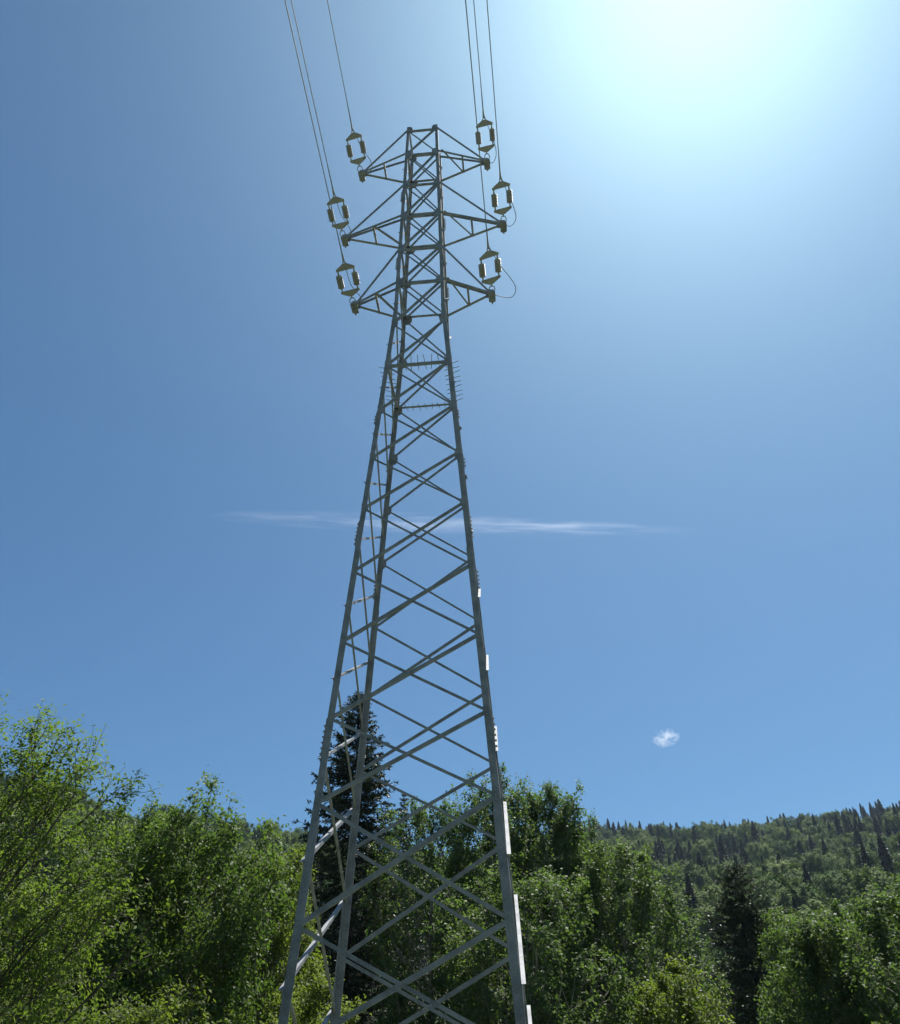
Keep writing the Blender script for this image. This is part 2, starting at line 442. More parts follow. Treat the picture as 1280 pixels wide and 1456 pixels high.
# crossarms
def crossarm(zb, zt, L_, sx):
    f_, b_ = ('A', 'B') if sx < 0 else ('C', 'D')
    arm = empty('crossarm', (0, 0, 0), 0, pylon)
    tip = np.array([sx * L_, 0, zb])
    tf, tb = tip + np.array([0, -0.05, 0]), tip + np.array([0, 0.05, 0])
    X = np.array([sx, 0, 0.0]); Z = np.array([0, 0, 1.0]); Y = np.array([0, 1.0, 0])
    bf, bb = leg_pt(f_, zb) - Y * .02, leg_pt(b_, zb) + Y * .02
    hf, hb = leg_pt(f_, zt) - Y * .02, leg_pt(b_, zt) + Y * .02
    angle_bar('lower_chord', bf, tf, Z, Y, 0.07, 0.045, .010, arm)
    angle_bar('lower_chord', bb, tb, Z, -Y, 0.10, 0.095, .010, arm)
    angle_bar('hanger', hf, tf + Z * .05, -Z, Y, 0.085, 0.08, .010, arm)
    angle_bar('hanger', hb, tb + Z * .05, -Z, -Y, 0.07, 0.05, .010, arm)
    m = 0.47
    cf, cb = bf + (tf - bf) * m, bb + (tb - bb) * m
    angle_bar('strut', cf + Z * .012, cb + Z * .012, Z, X, 0.06, 0.075, .008, arm)
    if sx < 0 and zb > 32:
        pass
    elif sx < 0:
        angle_bar('strut', cf + Z * .03, bb - X * .1 + Z * .03, Z, X, 0.05, 0.07, .008, arm)
    else:
        angle_bar('strut', bf + X * .1 + Z * .03, cb + Z * .03, Z, X, 0.05, 0.06, .008, arm)
    # tip: two cheek plates, end plate and a hanging lug
    for yy in (-0.085, 0.085):
        o = np.array([sx * L_, yy, zb])
        plate('tip_plate', [o - X * .22 - Z * .06, o + X * .10 - Z * .10, o + X * .14 + Z * .02, o + X * .08 + Z * .14, o - X * .16 + Z * .16], Y, 0.014, arm)
    o = np.array([sx * (L_ + .02), 0, zb - .05])
    plate('lug', [o - X * .12 - Y * .14, o + X * .12 - Y * .14, o + X * .12 + Y * .26, o + X * .07 + Y * .30, o - X * .07 + Y * .30, o - X * .12 + Y * .26], Z, 0.05, arm)
    # bent pin through the lug
    tube('pin', [o + Y * .27 - Z * .12, o + Y * .27 + Z * .10], 0.03, 8, arm, M_HARD)
    tube('pin', [o - X * .13 - Y * .02, o + X * .13 - Y * .02], 0.028, 8, arm, M_HARD)
    return tip
for zb, zt, L_ in ARMS:
    for sx in (-1, 1):
        crossarm(zb, zt, L_, sx)

# ------------------------------------------------------------------ insulators and conductors
RISE = 0.17
def to_world(p):
    c, s = math.cos(PSI), math.sin(PSI)
    p = np.asarray(p, float)
    return np.stack([p[..., 0] * c - p[..., 1] * s, TD + p[..., 0] * s + p[..., 1] * c, p[..., 2]], -1)

def lathe(profile, n=14):
    v, f = [], []
    for y, r in profile:
        for j in range(n):
            q = 2 * math.pi * j / n
            v.append((r * math.cos(q), y, r * math.sin(q)))
    for i in range(len(profile) - 1):
        f += [(i * n + j, i * n + (j + 1) % n, (i + 1) * n + (j + 1) % n, (i + 1) * n + j) for j in range(n)]
    f += [tuple(range(n))[::-1], tuple(range((len(profile) - 1) * n, len(profile) * n))]
    return v, f

# one shed of the string, reused
PITCH_S, N_SHED = 0.058, 8
SHED = [(0.0, 0.04), (-0.008, 0.07), (-0.014, 0.112), (-0.022, 0.115), (-0.028, 0.09), (-0.038, 0.06), (-PITCH_S, 0.045)]
shed_mesh = bpy.data.meshes.new('shed')
_v, _f = lathe(SHED)
shed_mesh.from_pydata(_v, [], _f); shed_mesh.materials.append(M_GLASS)
shed_mesh.polygons.foreach_set('use_smooth', [True] * len(shed_mesh.polygons))

def insulator(tip, dx, label, roll_k):
    """tension set: local -Y runs along the conductor towards the next span"""
    root = empty('insulator_set', to_world(tip), PSI + dx)
    tag(root, label, 'insulator', 'tension insulator sets at the crossarm tips')
    root.rotation_mode = 'YXZ'
    root.rotation_euler = (-math.atan(RISE), -.5 * roll_k, PSI - dx)
    Z = np.array([0, 0, 1.0])
    an = np.linspace(-0.2, math.pi + 0.2, 12)
    tube('shackle', [(0.10 * math.cos(q), -0.08 - 0.17 * math.sin(q), 0) for q in an], 0.018, 6, root, M_HARD)
    tube('link', [(0, -0.22, 0), (0, -0.36, 0)], [0.03, 0.024], 7, root, M_HARD)
    hw_ = 0.275
    SK = 0.8 * roll_k                                 # the two strings pull unevenly: the yokes stand askew
    def yoke(y_apex, y_wide):
        s = 1 if y_wide > y_apex else -1
        plate('yoke_plate', [(qx, qy - SK * qx, qz) for qx, qy, qz in [(-.07, y_apex, 0), (.07, y_apex, 0), (hw_ + .055, y_wide - s * .075, 0), (hw_ + .055, y_wide, 0), (-hw_ - .055, y_wide, 0), (-hw_ - .055, y_wide - s * .075, 0)]], Z, 0.03, root, M_HARD)
    yoke(-0.31, -0.54)
    y0 = -0.69
    y1 = y0 - N_SHED * PITCH_S
    for sx in (-1, 1):
        x = sx * hw_
        k_ = -SK * x
        st = tube('insulator_string', [(x, k_ + q, 0) for q in (-0.50, -0.57, y0 + .02, y1 - .02, y1 - .12, y1 - .19)], [0.034, 0.026, 0.032, 0.032, 0.026, 0.034], 8, root, M_HARD)
        for j in range(N_SHED):
            o = link(bpy.data.objects.new('shed', shed_mesh), st)
            o.location = (x, k_ + y0 - j * PITCH_S, 0)
    ye = y1 - .16
    yoke(ye - 0.23, ye + .01)
    for sx in (-1, 1):
        tube('clevis', [(sx * .035, ye - .15, 0.02), (sx * .045, ye - .25, 0.01), (sx * .012, ye - .34, 0)], 0.018, 6, root, M_HARD)
    tube('clamp', [(0, ye - .31, 0), (0, ye - .40, 0), (0, ye - .66, 0)], [0.045, 0.038, 0.022], 8, root, M_HARD)
    return root, ye - .50

NAMES = {(0, -1): 'upper left', (0, 1): 'upper right', (1, -1): 'middle left', (1, 1): 'middle right', (2, -1): 'lower left', (2, 1): 'lower right'}
# sideways drift of each conductor per metre towards the viewer
DRIFT = {(0, -1): 0.02, (1, -1): 0.02, (2, -1): 0.02, (0, 1): 0.02, (1, 1): 0.02, (2, 1): 0.02}
ROLLS = {(0, -1): .17, (1, -1): .13, (2, -1): .15, (0, 1): .12, (1, 1): .16, (2, 1): .22}
LOOPS = {(0, -1): [(0.28, -1.1, -.22), (0.50, -.8, -.40), (0.56, -.4, -.34), (0.40, -.05, -.10), (0.12, .10, -.06)],
         (1, -1): [(0.12, -1.1, -.12), (0.26, -.8, -.22), (0.36, -.4, -.2), (0.25, -.05, -.05)],
         (2, -1): [(0.08, -1.1, -.12), (0.20, -.8, -.22), (0.36, -.4, -.2), (0.25, -.05, -.05)],
         (0, 1): [(0.22, -1.1, -.15), (0.33, -.8, -.30), (0.36, -.4, -.36), (0.22, -.02, -.26), (0.03, .08, -.08)],
         (1, 1): [(0.25, -1.1, -.15), (0.38, -.8, -.30), (0.44, -.4, -.40), (0.26, -.02, -.28), (0.03, .08, -.08)],
         (2, 1): [(0.34, -1.15, -.1), (0.58, -.85, -.25), (0.80, -.45, -.42), (0.62, -.05, -.42), (0.10, 0.05, -.12)]}
def smooth_curve(P, n=8):
    P = np.asarray(P, float)
    Q = np.vstack([2 * P[0] - P[1], P, 2 * P[-1] - P[-2]])
    out = []
    for i in range(1, len(Q) - 2):
        for t in np.linspace(0, 1, n, endpoint=False):
            a, b, c, d = Q[i - 1:i + 3]
            out.append(.5 * (2 * b + (c - a) * t + (2 * a - 5 * b + 4 * c - d) * t * t + (3 * b - a - 3 * c + d) * t ** 3))
    out.append(P[-1])
    return np.array(out)

for ai, (zb, zt, L_) in enumerate(ARMS):
    for sx in (-1, 1):
        key = (ai, sx)
        tip = np.array([sx * (L_ + .04), -0.12, zb - .03])
        dx = DRIFT[key]
        root, ycl = insulator(tip, dx, 'double string tension insulator set at the tip of the %s crossarm' % NAMES[key], ROLLS[key])
        ln = -ycl
        p0 = tip + np.array([-dx * ln, -ln, RISE * ln])
        t = np.concatenate([[0, .4, 1, 2, 4], np.arange(7, 160, 4)])
        pts = np.stack([p0[0] - dx * t, p0[1] - t, p0[2] + RISE * t + 0.00035 * t * t], -1)
        w = tube('power_line', to_world(pts), np.where(t < .5, .022, .0155), 6, None, M_WIRE)
        tag(w, 'bare conductor wire running up out of the picture from the %s insulators' % NAMES[key], 'wire', 'conductors of the line')
        lp = [p0 + np.array([0, -.05, 0]), p0 + np.array([.03, .12, -.05])] + [tip + np.array(q) for q in LOOPS[key]]
        tube('jumper_tail', to_world(smooth_curve(lp)), 0.013, 6, w, M_WIRE)

# ------------------------------------------------------------------ trees
def arrays_to_mesh(name, V, F4, mat, rnd=None, smooth=False):
    me = bpy.data.meshes.new(name)
    V = np.ascontiguousarray(V, dtype=np.float32); F4 = np.ascontiguousarray(F4, dtype=np.int32)
    me.vertices.add(len(V)); me.vertices.foreach_set('co', V.ravel())
    me.loops.add(F4.size); me.loops.foreach_set('vertex_index', F4.ravel())
    k = F4.shape[1]
    me.polygons.add(len(F4)); me.polygons.foreach_set('loop_start', np.arange(0, F4.size, k, dtype=np.int32))
    try:
        me.polygons.foreach_set('loop_total', np.full(len(F4), k, dtype=np.int32))
    except Exception:
        pass
    if smooth:
        me.polygons.foreach_set('use_smooth', np.ones(len(F4), dtype=bool))
    if rnd is not None:
        at = me.attributes.new('rnd', 'FLOAT', 'FACE')
        at.data.foreach_set('value', np.ascontiguousarray(rnd, dtype=np.float32))
    me.materials.append(mat)
    me.update(calc_edges=True)
    return me

def many_tubes(P, Rr, n=4):
    """P: (N, K, 3) polylines, Rr: (N, K) radii -> verts, quads"""
    N, K, _ = P.shape
    tan = np.gradient(P, axis=1); tan = unitr(tan)
    ref = np.where(np.abs(tan[..., 2:3]) > 0.9, np.array([1.0, 0, 0]), np.array([0, 0, 1.0]))
    s = unitr(np.cross(tan, ref)); q = np.cross(s, tan)
    an = np.linspace(0, 2 * math.pi, n, endpoint=False)
    V = P[:, :, None] + Rr[:, :, None, None] * (np.cos(an)[:, None] * s[:, :, None] + np.sin(an)[:, None] * q[:, :, None])
    idx = np.arange(N * K * n).reshape(N, K, n)
    a = idx[:, :-1]; b = idx[:, 1:]
    F = np.stack([a, np.roll(a, -1, 2), np.roll(b, -1, 2), b], -1).reshape(-1, 4)
    return V.reshape(-1, 3), F

def leaf_quads(P, d, side, L_, W_, curl):
    """rhombic leaves folded along nothing but bent a little: base, two flanks, tip"""
    nrm = np.cross(d, side)
    tipv = P + d * L_[:, None] - nrm * (curl * L_)[:, None]
    mid = P + d * (L_ * 0.42)[:, None]
    a = mid + side * (W_ * .5)[:, None]
    b = mid - side * (W_ * .5)[:, None]
    V = np.stack([P, a, tipv, b], 1).reshape(-1, 3)
    F = np.arange(len(P) * 4).reshape(-1, 4)
    return V, F

def bez(p0, p1, p2, K):
    t = np.linspace(0, 1, K)[None, :, None]
    return (1 - t) ** 2 * p0[:, None] + 2 * t * (1 - t) * p1[:, None] + t * t * p2[:, None]

def rand_dir(rg, n):
    v = rg.normal(size=(n, 3))
    return unitr(v)

def along(P, s):
    """P (N,K,3), s (N,m) in 0..1 -> points (N,m,3), tangents"""
    K = P.shape[1]
    x = s * (K - 1); i = np.clip(x.astype(int), 0, K - 2); f = (x - i)[..., None]
    a = np.take_along_axis(P, i[..., None], 1); b = np.take_along_axis(P, (i + 1)[..., None], 1)
    return a * (1 - f) + b * f, unitr(b - a)

def broadleaf(seed, H, R, zb, n1=55, n2=8, n3=6, nl=10, leaf=0.12, lw=0.6, rise=0.7, shape=(0.75, 0.75), lump=0.25, spire=0.0, twig=0.45, stems=1, droop=0.3, sub=0.42, tops=None, radial=0.0):
    rg = np.random.default_rng(seed)
    # stems
    K = 8
    tr = []
    lean = []
    for s in range(stems):
        a = 2 * math.pi * (s + rg.random() * .5) / max(stems, 1)
        off = 0 if stems == 1 else R * 0.35
        top = np.array([math.cos(a) * off, math.sin(a) * off, H * (0.93 if s == 0 else rg.uniform(.8, .93))])
        t = np.linspace(0, 1, K)[:, None]
        pl = top * t + np.stack([np.sin(t[:, 0] * 4 + seed + s), np.cos(t[:, 0] * 3.3 + seed * 2 + s), 0 * t[:, 0]], -1) * H * .012 * t
        pl[:, :2] *= (t ** .8)
        pl[:, 2] = t[:, 0] * top[2]
        pl[0, 2] = -0.1
        tr.append(pl)
    tr = np.array(tr)
    trr = np.linspace(1, .12, K)[None] * H * .016 * np.ones((stems, 1)) / (1 if stems == 1 else 1.4)
    # limbs end on the crown's uneven outline
    u = np.clip((np.arange(n1) + rg.random(n1)) / n1, 0.01, 1)
    u = 1 - (1 - u) ** .9
    az = np.arange(n1) * 2.39996 + rg.uniform(-.4, .4, n1) + seed
    ph = rg.uniform(0, 6.28, 6)
    prof = np.sin(np.pi * np.clip(u, .02, 1) ** shape[0] * .97) ** shape[1]
    lob = 1 + lump * (np.sin(2 * az + ph[0] + 3 * u) * .5 + np.sin(3 * az + ph[1] - 5 * u) * .5 + np.sin(9 * u + ph[2] + az) * .5)
    rad = R * np.clip(prof * lob, .08, 1.5) * rg.uniform(.72, 1.0, n1)
    zend = zb + (H - zb) * u * (1 - 0.0)
    zend = zend + spire * rg.random(n1) * (u > .55)
    ext = 1 + (rg.random(n1) < .2) * rg.uniform(.06, .26, n1)                # shoots standing out of the outline
    rad = rad * ext; zend = zend + (ext - 1) * 2.2 * (u > .5)
    si = rg.integers(0, stems, n1)
    zst = np.clip(zend - rad * rise - .05 * H, zb * .55, H * .9)
    tt = zst / tr[si, -1, 2]
    st, _ = along(tr[si], tt[:, None]); st = st[:, 0]
    ctr = np.zeros((n1, 3)); 
    end = np.stack([np.cos(az) * rad, np.sin(az) * rad, zend], -1)
    ctl = st * .45 + end * .55 + np.stack([np.cos(az) * rad * .12, np.sin(az) * rad * .12, -0.10 * rad], -1)
    P1 = bez(st, ctl, end, 7)
    if tops is not None:
        tp = np.asarray(tops, float)
        s0 = tp * np.array([.55, .55, 1]) - np.array([0, 0, 1.0]) * np.linspace(1.8, 2.6, len(tp))[:, None]
        P1 = np.concatenate([P1, bez(s0, (s0 + tp) / 2 + rg.normal(size=tp.shape) * .12, tp, 7)], 0)
        n1 = len(P1)
    L1 = np.linalg.norm(P1[:, -1] - P1[:, 0], axis=1)
    # side branches
    s2 = rg.uniform(.42, 1.0, (n1, n2)); s2[:, 0] = 1.0
    B2, T2 = along(P1, s2)
    rd = rand_dir(rg, n1 * n2).reshape(n1, n2, 3)
    outw = B2 * np.array([1, 1, 0.0]); outw = unitr(outw + 1e-6)
    D2 = unitr(T2 * .8 + rd * .85 + outw * .25 + np.array([0, 0, .25]))
    len2 = (sub * np.clip(L1, .8, 4)[:, None] * rg.uniform(.45, 1, (n1, n2))) * (1.25 - .6 * s2)
    E2 = B2 + D2 * len2[..., None]
    C2 = (B2 + E2) / 2 + np.array([0, 0, .08]) * len2[..., None]
    P2 = bez(B2.reshape(-1, 3), C2.reshape(-1, 3), E2.reshape(-1, 3), 3)
    N2 = len(P2)
    # twigs
    s3 = rg.uniform(.15, 1, (N2, n3)); s3[:, 0] = 1
    B3, T3 = along(P2, s3)
    D3 = unitr(T3 * .6 + rand_dir(rg, N2 * n3).reshape(N2, n3, 3) * .9 + np.array([0, 0, .22]))
    len3 = twig * rg.uniform(.5, 1.1, (N2, n3))
    E3 = (B3 + D3 * len3[..., None]).reshape(-1, 3)
    B3 = B3.reshape(-1, 3); D3 = D3.reshape(-1, 3)
    P3 = np.stack([B3, E3 - np.array([0, 0, .1]) * twig * droop], 1)
    N3 = len(P3)
    # leaves
    s4 = rg.uniform(.1, 1.05, (N3, nl))
    B4, T4 = along(P3, np.clip(s4, 0, 1))
    B4 = B4 + rg.normal(size=B4.shape) * leaf * .6
    D4 = unitr(T4 * .55 + rand_dir(rg, N3 * nl).reshape(N3, nl, 3) * .9 - np.array([0, 0, droop]))
    B4 = B4.reshape(-1, 3); D4 = D4.reshape(-1, 3)
    outl = unitr((B4 - np.array([0, 0, zb + (H - zb) * .42])) * np.array([1 / R, 1 / R, 2 / (H - zb)]))
    n0 = unitr(np.array([0, 0, 1.0]) * (.75 - .6 * radial) + outl * (.35 + .9 * radial) + rand_dir(rg, len(B4)) * (.8 - .52 * radial))
    D4 = unitr(D4 - n0 * np.sum(D4 * n0, 1, keepdims=True) * .85)
    side = unitr(np.cross(n0, D4))
    Ls = leaf * rg.uniform(.6, 1.15, len(B4)); Ws = Ls * lw * rg.uniform(.8, 1.15, len(B4))
    LV, LF = leaf_quads(B4, D4, side, Ls, Ws, rg.uniform(-.05, .3, len(B4)))
    rnd = np.clip(np.repeat(rg.random(N3), nl) * .6 + rg.random(len(B4)) * .4, 0, 1)
    r1 = np.linspace(1, .25, 7)[None] * np.clip(L1, .5, 6)[:, None] * .0065 + .003
    r2 = np.linspace(1, .4, 3)[None] * (.006 + .006 * len2.reshape(-1)[:, None])
    r3 = np.linspace(1, .5, 2)[None] * np.full((N3, 1), .0045)
    # bring the grown crown to the asked height and spread
    ztop = np.partition(LV[:, 2], -12)[-12]
    rmax = np.quantile(np.hypot(LV[:, 0], LV[:, 1]), .985)
    htop = H if tops is None else max(H, max(q[2] for q in tops))
    k = np.array([R / rmax, R / rmax, htop / ztop])
    tt_, l1_, l2_, l3_ = (many_tubes(*q) for q in ((tr * k, trr, 9), (P1 * k, r1, 5), (P2[:, ::1] * k, r2, 3), (P3[::3] * k, r3[::3], 3)))
    return dict(trunk=tt_, limbs=[l1_, l2_, l3_], leaves=(LV * k, LF, rnd))

def spruce(seed, H, Rb, zb=0.5, dz=0.36, nb=7, ntw=12, nn=9, needle=0.15, nw=0.035, droop=0.35, ragged=0.25, power=0.85, tiplen=0.0):
    rg = np.random.default_rng(seed)
    K = 9
    t = np.linspace(0, 1, K)
    tr = np.stack([np.sin(t * 3 + seed) * .05, np.cos(t * 2.6 + seed) * .05, t * H], -1)[None]; tr[0, 0, 2] = -.1
    trr = (np.linspace(1, .03, K) * H * .0125)[None]
    zs = []
    z = zb
    while z < H - .12:
        zs.append(z); z += dz * (0.45 + .55 * (1 - z / H) ** .5) * rg.uniform(.8, 1.2)
    zs = np.array(zs)
    n = len(zs) * nb
    zz = np.repeat(zs, nb) + rg.uniform(-.1, .1, n) * dz
    u = np.clip((H - zz) / (H - zb), 0, 1)
    az = np.tile(np.arange(nb) * 2 * math.pi / nb, len(zs)) + np.repeat(rg.uniform(0, 6.28, len(zs)), nb) + rg.uniform(-.3, .3, n)
    ln = Rb * u ** power * rg.uniform(1 - ragged * 1.6, 1 + ragged * .5, n) + .10
    ln *= 1 + .12 * np.sin(2 * az + seed)
    out = np.stack([np.cos(az), np.sin(az), 0 * az], -1)
    st = np.stack([0 * zz, 0 * zz, zz], -1)
    elev = np.where(u < .15, .6 - u * 3.2, .12 - droop * u) + rg.uniform(-.12, .12, n)
    end = st + out * (ln * np.cos(elev))[:, None] + np.array([0, 0, 1.0]) * (ln * np.sin(elev) + .06 * ln)[:, None]
    ctl = st + out * (ln * .55)[:, None] + np.array([0, 0, 1.0]) * (ln * np.sin(elev) * .8 - .10 * ln)[:, None]
    P1 = bez(st, ctl, end, 6)
    s2 = rg.uniform(.12, 1, (n, ntw)); s2[:, 0] = 1
    B2, T2 = along(P1, s2)
    sgn = np.where(rg.random((n, ntw, 1)) < .5, -1, 1)
    sidev = np.cross(out, np.array([0, 0, 1.0]))[:, None] * sgn
    D2 = unitr(T2 * .75 + sidev * np.where(np.arange(ntw) == 0, .05, .75)[None, :, None] + rg.normal(size=B2.shape) * .18 - np.array([0, 0, .22]))
    len2 = np.clip(.32 * ln[:, None] * (1.15 - .8 * s2), .12, .75) * rg.uniform(.7, 1.15, (n, ntw))
    E2 = B2 + D2 * len2[..., None]
    P2 = np.stack([B2, (B2 + E2) / 2 + np.array([0, 0, .02]), E2], 2).reshape(-1, 3, 3)
    N2 = len(P2)
    s4 = rg.uniform(0, 1, (N2, nn))
    B4, T4 = along(P2, s4)
    B4 = B4.reshape(-1, 3); T4 = T4.reshape(-1, 3)
    D4 = unitr(T4 * .8 + rand_dir(rg, len(B4)) * .62 + np.array([0, 0, .12]))
    side = unitr(np.cross(D4, rand_dir(rg, len(B4)) + np.array([0, 0, 1.2])))
    tap = np.repeat(np.clip(.3 + u * 3.2, 0, 1), ntw * nn)
    Ls = needle * rg.uniform(.7, 1.2, len(B4)) * tap; Ws = nw * rg.uniform(.8, 1.3, len(B4)) * tap
    LV, LF = leaf_quads(B4, D4, side, Ls, Ws, np.zeros(len(B4)))
    rnd = np.clip(np.repeat(rg.random(N2), nn) * .5 + rg.random(len(B4)) * .5, 0, 1)
    r1 = np.linspace(1, .2, 6)[None] * (.006 + .009 * ln[:, None])
    r2 = np.linspace(1, .5, 3)[None] * np.full((N2, 1), .004)
    return dict(trunk=many_tubes(tr, trr, 9), limbs=[many_tubes(P1, r1, 4), many_tubes(P2, r2, 3)], leaves=(LV, LF, rnd))

def join_tubes(lst):
    V, F, o = [], [], 0
    for v, f in lst:
        V.append(v); F.append(f + o); o += len(v)
    return np.concatenate(V), np.concatenate(F)

def polar(az, r):
    a = math.radians(az)
    return r * math.sin(a), r * math.cos(a)

def plant_tree(name, T, az, r, label, cat, leafm, barkm, group=None, rz=0.0):
    x, y = polar(az, r)
    z = float(terrain(x, y)) if r > 110 else 0.0
    root = tag(empty(name, (x, y, z), rz), label, cat, group)
    link(bpy.data.objects.new('trunk', arrays_to_mesh('trunk', *T['trunk'], barkm, smooth=True)), root)
    link(bpy.data.objects.new('branches', arrays_to_mesh('branches', *join_tubes(T['limbs']), barkm, smooth=True)), root)
    link(bpy.data.objects.new('crown', arrays_to_mesh('crown', *T['leaves'][:2], leafm, rnd=T['leaves'][2])), root)
    return root

def top_h(y_px, x_px, r):
    """height of a thing r metres away whose top is at that point of the photograph"""
    d = fw + (x_px - 640) / FPX * rt - (y_px - 728) / FPX * up
    return CAM[2] + r * d[2] / math.hypot(d[0], d[1])

# narrow-leaved tree on the left, nearest
plant_tree('willow_tree', broadleaf(11, 7.0, 4.5, 0.5, n1=170, n2=10, n3=6, nl=10, leaf=0.115, lw=0.42, rise=.9, shape=(.58, .5), lump=.2, twig=.5, droop=.15, stems=3, sub=.36,
           tops=[(1.25, -.5, 7.6), (2.15, -.15, 7.75), (3.05, .2, 7.15), (3.65, .3, 6.75), (2.6, -.6, 7.2), (.4, .3, 7.7), (-.8, .2, 7.5), (3.2, -.9, 6.5), (-1.6, 0, 7.2), (1.7, .5, 7.3)]), -29.9, 17.0,
           'yellow-green narrow-leaved tree with loose upright shoots at the left edge', 'tree', M_WILLOW, M_BARK)
plant_tree('broadleaf_tree', broadleaf(21, top_h(1150, 285, 28), 3.4, 0.6, n1=150, n2=8, n3=5, nl=9, leaf=0.175, lw=.55, shape=(.78, .5), lump=.42, droop=.5, tops=[(.35, -.3, top_h(1104, 285, 28)), (-1.5, -.4, 8.3), (1.7, 0, 7.6)]), -14.0, 28.0,
           'dark green leafy tree with one shoot standing above its crown, left of the pylon', 'tree', M_HAZEL, M_BARK)
plant_tree('broadleaf_tree', broadleaf(24, top_h(1150, 215, 30), 3.2, 0.6, n1=130, n2=8, n3=5, nl=9, leaf=0.17, lw=.55, shape=(.78, .5), lump=.42, droop=.5), -18.2, 30.0,
           'mid green leafy tree between the narrow-leaved tree and the one with the shoot', 'tree', M_HAZEL, M_BARK)
plant_tree('broadleaf_tree', broadleaf(22, top_h(1200, 395, 31), 2.5, 0.5, n1=110, n2=8, n3=5, nl=9, leaf=0.17, lw=.55, shape=(.75, .5), lump=.42, droop=.4), -9.0, 31.0,
           'bright green leafy tree behind the left legs of the pylon', 'tree', M_SHRUB, M_BARK)
plant_tree('shrub', broadleaf(23, 3.7, 2.3, 0.2, n1=55, n2=8, n3=6, nl=12, leaf=0.12, lw=.5, shape=(.55, .45), lump=.2, stems=3, twig=.4), -16.5, 18.5,
           'low yellow-green shrub under the dark leafy tree, bottom left', 'shrub', M_SHRUB, M_BARK)
plant_tree('shrub', broadleaf(25, 4.6, 2.0, 0.2, n1=40, n2=8, n3=6, nl=11, leaf=0.14, lw=.55, shape=(.55, .5), lump=.3, stems=2, twig=.4), -6.2, 25.5,
           'small bright green shrub at the foot of the pylon', 'shrub', M_SHRUB, M_BARK)
# the tall spruce behind the pylon
plant_tree('spruce_tree', spruce(31, top_h(988, 511, 40), 3.9, 0.5, dz=.38, nb=9, ntw=18, nn=10, needle=.18, nw=.055, ragged=.28, power=.62), -4.3, 40.0,
           'tall dark spruce standing behind the left legs of the pylon', 'tree', M_NEEDLE, M_BARKS)
plant_tree('spruce_tree', spruce(32, top_h(1130, 575, 66), 3.2, 0.5, dz=.6, nb=7, ntw=10, nn=8, needle=.3, nw=.07, ragged=.45), -.95, 66.0,
           'small spruce top peeping out right of the tall spruce', 'tree', M_NEEDLE, M_BARKS)
plant_tree('spruce_tree', spruce(34, top_h(1185, 560, 47), 3.0, 0.4, dz=.46, nb=9, ntw=14, nn=9, needle=.2, nw=.05, ragged=.28, power=.62), -2.0, 47.0,
           'lower dark spruce half hidden behind the tall one', 'tree', M_NEEDLE, M_BARKS)
# pale-leaved trees right of the pylon
def aspen(seed, px, py, r, R, label, zb=.6, n1=75, mat=M_ASPEN, az=None, leaf=.15, tops=None, **kw):
    d = fw + (px - 640) / FPX * rt - (py - 728) / FPX * up
    a = math.degrees(math.atan2(d[0], d[1])) if az is None else az
    H = top_h(py, px, r)
    n1 = int(n1 * 1.75)
    a_ = dict(n2=8, n3=5, nl=9, leaf=leaf, lw=.78, shape=(.85, .5), lump=.36, spire=.5, droop=.45, twig=.42, rise=1.0)
    a_.update(kw)
    return plant_tree('broadleaf_tree', broadleaf(seed, H, R, zb, n1=n1, tops=tops, **a_), a, r, label, 'tree', mat, M_BARKB)
aspen(41, 697, 1094, 36, 2.9, 'pale green leafy tree directly behind the right leg of the pylon', n1=95, shape=(.9, .45))
aspen(42, 776, 1106, 37, 2.6, 'pale green tree with two rounded tops right of the pylon', n1=95, shape=(.85, .42), tops=[(-.95, 0, 13.1), (-.8, -.3, 12.6), (.75, .1, 13.1), (.95, -.4, 12.6), (1.4, 0, 12.1)])
aspen(43, 612, 1132, 38, 3.0, 'leafy tree filling the space between the spruce and the right leg', n1=80)
aspen(44, 872, 1192, 36, 3.3, 'leafy tree stepping down to the right beside the wooded hill', n1=85, shape=(.75, .48))
aspen(50, 826, 1160, 39, 2.3, 'narrow leafy tree joining the two-topped tree to the lower ones', n1=75, shape=(.8, .42))
aspen(45, 945, 1358, 30, 2.0, 'low bright leafy tree at the bottom left of the dark spruce', zb=.3, n1=50, mat=M_SHRUB)
aspen(46, 1150, 1280, 33, 2.1, 'rounded leafy tree right of the dark spruce', zb=.3, n1=75, shape=(.7, .45))
aspen(47, 1275, 1236, 31, 2.9, 'larger leafy tree cut by the right edge of the picture', zb=.3, n1=85, shape=(.7, .45))
aspen(48, 1105, 1288, 46, 1.9, 'small darker leafy tree tucked behind the rounded one', zb=.3, n1=55, mat=M_HAZEL)
aspen(49, 740, 1215, 31, 3.5, 'lower leafy tree in front of the pale green pair', zb=.3, n1=80, shape=(.56, .45))
plant_tree('shrub', broadleaf(26, 2.9, 1.1, 0.2, n1=30, n2=8, n3=6, nl=9, leaf=0.12, lw=.6, shape=(.6, .5), stems=2, twig=.35), 26.8, 20.5,
           'little yellow-green shrub in the lower right corner', 'shrub', M_SHRUB, M_BARK)
plant_tree('spruce_tree', spruce(33, top_h(1232, 1045, 50), 4.2, 0.4, dz=.40, nb=9, ntw=16, nn=10, needle=.22, nw=.06, ragged=.36, power=.62), 19.6, 50.0,
           'dark spruce between leafy trees in front of the wooded hill', 'tree', M_NEEDLE2, M_BARKS)

